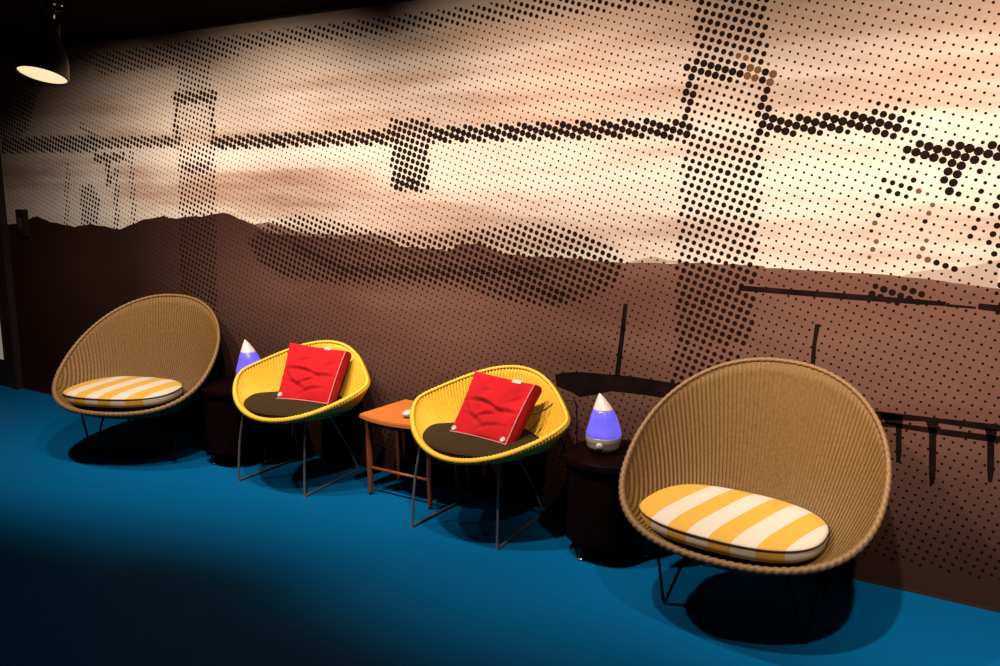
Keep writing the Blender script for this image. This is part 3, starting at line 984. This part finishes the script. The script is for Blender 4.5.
def red_cushion(BL, BR, TR, TL, thick, seed, label, buttons, tag_u):
    BL, BR, TR, TL = map(Vector, (BL, BR, TR, TL))
    c = (BL + BR + TR + TL) / 4
    root = empty('red_cushion', label, 'cushion', c, 0, 'red fleece cushions')
    nrm = (BR - BL).cross(TL - BL).normalized()          # towards the viewer
    N = 56
    r_ = np.random.default_rng(seed)
    waves = [(r_.uniform(3, 9), r_.uniform(-9, 9), r_.uniform(0, 6.3), r_.uniform(0.3, 1)) for _ in range(7)]

    def crease(u, v):
        s = 0.0
        for cu, cv, ang, ln, wd, dp in FOLDS:
            du, dv = u - cu, v - cv
            al = du * math.cos(ang) + dv * math.sin(ang)
            ac = -du * math.sin(ang) + dv * math.cos(ang) + 0.5 * al * al
            s -= dp * math.exp(-(al / ln) ** 2) * math.exp(-(ac / wd) ** 2)
            s += 0.7 * dp * math.exp(-(al / ln) ** 2) * math.exp(-((ac - 1.9 * wd) / (1.4 * wd)) ** 2)
        return s

    def front(u, v, side):
        p = BL * (1 - u) * (1 - v) + BR * u * (1 - v) + TR * u * v + TL * (1 - u) * v
        # sides pulled in a little, corners stay out
        pull = 0.06 * (4 * v * (1 - v))
        p = p + (c - p) * 0.0
        p = p + (BR - BL) * ((0.5 - u) * pull * 0.6) + (TL - BL) * ((0.5 - v) * 0.03 * (4 * u * (1 - u)))
        puff = (max(0.0, 16 * u * (1 - u) * v * (1 - v))) ** 0.45
        w = sum(a * math.sin(fx * u + fy * v + ph) for fx, fy, ph, a in waves) * 0.0052
        fold = crease(u, v)
        if side > 0:
            return p + nrm * (0.020 * puff + (w + fold) * puff)
        return p - nrm * (thick + 0.02 * puff)
    verts, faces = [], []
    for side in (1, -1):
        for j in range(N + 1):
            for i in range(N + 1):
                verts.append(tuple(front(i / N, j / N, side) - c))
    off = (N + 1) ** 2
    idx = lambda i, j: j * (N + 1) + i
    for j in range(N):
        for i in range(N):
            faces.append((idx(i, j), idx(i + 1, j), idx(i + 1, j + 1), idx(i, j + 1)))
            faces.append((off + idx(i, j), off + idx(i, j + 1), off + idx(i + 1, j + 1), off + idx(i + 1, j)))
    border = [(i, 0) for i in range(N)] + [(N, j) for j in range(N)] + [(i, N) for i in range(N, 0, -1)] + [(0, j) for j in range(N, 0, -1)]
    S = 6
    prev = [idx(*b) for b in border]
    nb = len(border)
    for s in range(1, S + 1):
        if s < S:
            base = len(verts)
            for b in border:
                f0, f1 = Vector(verts[idx(*b)]), Vector(verts[off + idx(*b)])
                out = (f0 + f1) / 2
                out = (out - out.dot(nrm) * nrm).normalized()
                verts.append(tuple(f0.lerp(f1, s / S) + out * 0.012 * math.sin(PI * s / S)))
            cur = list(range(base, base + nb))
        else:
            cur = [off + idx(*b) for b in border]
        for k in range(nb):
            k2 = (k + 1) % nb
            faces.append((prev[k], cur[k], cur[k2], prev[k2]))
        prev = cur
    me = mesh('fleece_cover', verts, faces)
    bm = bmesh.new()
    bm.from_mesh(me)
    bmesh.ops.recalc_face_normals(bm, faces=bm.faces)
    bm.to_mesh(me)
    bm.free()
    link('fleece_cover', me, RED, root)
    line = [front(i / N, 0, 1) - c + nrm * 0.001 for i in range(N + 1)] + [front(1, j / N, 1) - c + nrm * 0.001 for j in range(1, N + 1)]
    tube('pink_edge', line, 0.0035, PINK, root, 8)
    for u, v in buttons:
        q = front(u, v, 1) - c
        o = lathe('button', [(0.013, -0.002), (0.0135, 0.003), (0.010, 0.006), (0.006, 0.0045), (0, 0.0045)], PLASTIC, root, 20)
        o.location = q
        o.rotation_euler = nrm.to_track_quat('Z', 'Y').to_euler()
    u0, u1 = tag_u
    a, b = front(u0, 0.995, 1) - c, front(u1, 0.995, 1) - c
    up = (TL - BL).normalized()
    bm = bmesh.new()
    q = [a - up * 0.012 + nrm * 0.006, b - up * 0.012 + nrm * 0.006, b + up * 0.006 + nrm * 0.004, a + up * 0.006 + nrm * 0.004]
    vs = [bm.verts.new(v) for v in q] + [bm.verts.new(v - nrm * 0.002) for v in q]
    for f_ in ((0, 1, 2, 3), (7, 6, 5, 4), (0, 4, 5, 1), (1, 5, 6, 2), (2, 6, 7, 3), (3, 7, 4, 0)):
        bm.faces.new([vs[i] for i in f_])
    link('care_label', from_bm('care_label', bm), PLASTIC, root, False)
    return root


rc2 = red_cushion((-2.135, 3.085, 0.468), (-1.812, 3.050, 0.466), (-1.785, 3.262, 0.700), (-2.125, 3.285, 0.718), 0.075, 3,
                  'red fleece cushion with a black cord on the yellow chair right of the orange table', [(0.05, 0.05), (0.93, 0.05)], (0.66, 0.80))
c = rc2.location
tube('power_cord', smooth_pts([Vector(p) - c for p in ((-1.775, 3.20, 0.575), (-1.76, 3.24, 0.572), (-1.74, 3.29, 0.585), (-1.715, 3.32, 0.612), (-1.69, 3.32, 0.632), (-1.655, 3.31, 0.632), (-1.615, 3.31, 0.640), (-1.605, 3.33, 0.60), (-1.630, 3.39, 0.40), (-1.68, 3.45, 0.10), (-1.70, 3.47, 0.006), (-1.72, 3.49, 0.005))], 8), 0.0035, CORDM, rc2, 8)
red_cushion((-3.262, 3.085, 0.468), (-2.955, 3.150, 0.466), (-2.995, 3.345, 0.712), (-3.345, 3.280, 0.733), 0.075, 8,
            'red fleece cushion on the yellow chair left of the orange table', [(0.06, 0.06)], (0.64, 0.74))


# ------------------------------------------------------------------ orange side table
def slab(name, outline, z0, z1, mat, parent, bevel=0.004):
    bm = bmesh.new()
    vs = [bm.verts.new((x, y, z0)) for x, y in outline]
    f_ = bm.faces.new(vs)
    r = bmesh.ops.extrude_face_region(bm, geom=[f_])
    bmesh.ops.translate(bm, verts=[v for v in r['geom'] if isinstance(v, bmesh.types.BMVert)], vec=(0, 0, z1 - z0))
    if bevel:
        es = [e for e in bm.edges if abs(e.verts[0].co.z - e.verts[1].co.z) < 1e-6]
        bmesh.ops.bevel(bm, geom=es, offset=bevel, segments=2, affect='EDGES')
    return link(name, from_bm(name, bm), mat, parent, False)


t = empty('side_table', 'orange wooden side table between the two yellow chairs', 'table', (-2.530, 3.305, 0))
front = [(-0.205 + 0.425 * k / 16, -0.165 - 0.045 * 4 * (k / 16) * (1 - k / 16)) for k in range(17)]
slab('table_top', front + [(0.215, 0.19), (-0.185, 0.19)], 0.426, 0.450, ORANGE, t)
for sx in (-1, 1):
    for y in (-0.105, 0.135):
        bm = bmesh.new()
        add_lathe(bm, [(0.009, 0.0), (0.012, 0.02), (0.0175, 0.20), (0.018, 0.30), (0.015, 0.424), (0.0, 0.426)], 16)
        o = link('leg', from_bm('leg', bm), ORANGELEG, t)
        o.location = (sx * 0.192, y, 0)
for y in (-0.105, 0.135):
    bm = bmesh.new()
    add_box(bm, (-0.185, y - 0.008, 0.376), (0.185, y + 0.008, 0.426), 0.002)
    link('apron', from_bm('apron', bm), ORANGELEG, t, False)
for sx in (-1, 1):
    tube('stretcher', [(-0.192, 0.015 + sx * 0.12, 0.15), (0.192, 0.015 + sx * 0.12, 0.15)], 0.008, ORANGELEG, t)

# white gadget on the orange table
bm = bmesh.new()
bmesh.ops.create_uvsphere(bm, u_segments=28, v_segments=16, radius=1.0)
for v in bm.verts:
    x, y, z = v.co
    v.co = Vector((0.028 * math.copysign(abs(x) ** 0.85, x), 0.047 * y, 0.020 + 0.020 * (z if z > 0 else 0.95 * z)))
g = empty('remote_control', 'small white rounded remote control lying on the orange table', 'remote control', (-2.470, 3.225, 0.4502), -0.5)
link('casing', from_bm('casing', bm), PLASTIC, g)
lathe('knob', [(0.010, 0.036), (0.010, 0.0415), (0.0, 0.042)], GREYPL, g, 20)


# ------------------------------------------------------------------ black side tables and glowing humidifiers
def rounded_rect(hx, hy, r, n=8):
    pts = []
    for cx_, cy_, a0 in ((hx - r, -hy + r, -PI / 2), (hx - r, hy - r, 0), (-hx + r, hy - r, PI / 2), (-hx + r, -hy + r, PI)):
        for k in range(n + 1):
            a = a0 + PI / 2 * k / n
            pts.append((cx_ + r * math.cos(a), cy_ + r * math.sin(a)))
    return pts


def black_table(loc, label):
    root = empty('cabinet_table', label, 'table', loc, 0, 'black cabinet side tables')
    slab('table_top', superoval(0.190, 0.215, 2.4, 64), 0.425, 0.452, BLACKWOOD, root, 0.006)
    slab('cabinet_body', superoval(0.172, 0.197, 2.5, 64), 0.075, 0.425, BLACKWOOD, root, 0.012)
    for deg in (249, 9, 129):
        o = lathe('leg', [(0.011, 0.0), (0.015, 0.004), (0.015, 0.010), (0.009, 0.016), (0.010, 0.024), (0.015, 0.045), (0.017, 0.080), (0, 0.081)], BLACKM_GLOSS, root, 20)
        o.location = (0.166 * math.cos(math.radians(deg)), 0.166 * math.sin(math.radians(deg)), 0)
        f_ = lathe('caster_cap', [(0.0155, 0.0035), (0.0162, 0.006), (0.0155, 0.0105), (0, 0.0106)], CHROME, o, 20)
    return root


b2 = black_table((-1.390, 3.235, 0), 'black cabinet side table left of the large right lounge chair')
b1 = copy_tree(b2)
b1.location = (-3.740, 3.250, 0)
b1['label'] = 'black cabinet side table between the far left lounge chair and a yellow chair'


def humidifier(loc, rz, label):
    root = empty('humidifier', label, 'humidifier', loc, rz, 'glowing drop shaped humidifiers')
    H = 0.262

    def rad(z):
        t = z / H
        pts = [(0.0, 0.046), (0.03, 0.058), (0.10, 0.071), (0.22, 0.0785), (0.34, 0.0765), (0.48, 0.066), (0.62, 0.055), (0.75, 0.040), (0.87, 0.0235), (0.95, 0.0105), (1.0, 0.0)]
        return float(np.interp(t, [p[0] for p in pts], [p[1] for p in pts]))

    def shift(z):
        t = max(0.0, z / H - 0.45)
        return (-0.075 * t * t, 0.0)

    def part(name, z0, z1, mat, n=18, grow=0.0):
        zs = np.linspace(z0, z1, n)
        prof = [(max(rad(z) + grow, 0.0), z) for z in zs]
        if z1 >= H:
            prof[-1] = (0.0, z1)
        return lathe(name, prof, mat, root, 40, 0, 0, shift)
    part('base', 0.0, 0.075, GREYPL)
    part('water_tank', 0.075, 0.190, TANK)
    part('mist_cap', 0.190, H, CAPGLOW)
    k = lathe('dial', [(0.015, -0.004), (0.015, 0.006), (0.012, 0.009), (0, 0.009)], PLASTIC, root, 20)
    k.location = (-0.012, -0.0745, 0.045)
    k.rotation_euler = (PI / 2 + 0.15, 0, 0)
    return root


h2 = humidifier((-1.425, 3.235, 0.452), 0.35, 'glowing violet drop shaped humidifier on the black table beside the right lounge chair')
h1 = copy_tree(h2)
h1.location = (-3.685, 3.290, 0.452)
h1['label'] = 'glowing violet drop shaped humidifier behind the left yellow chair'
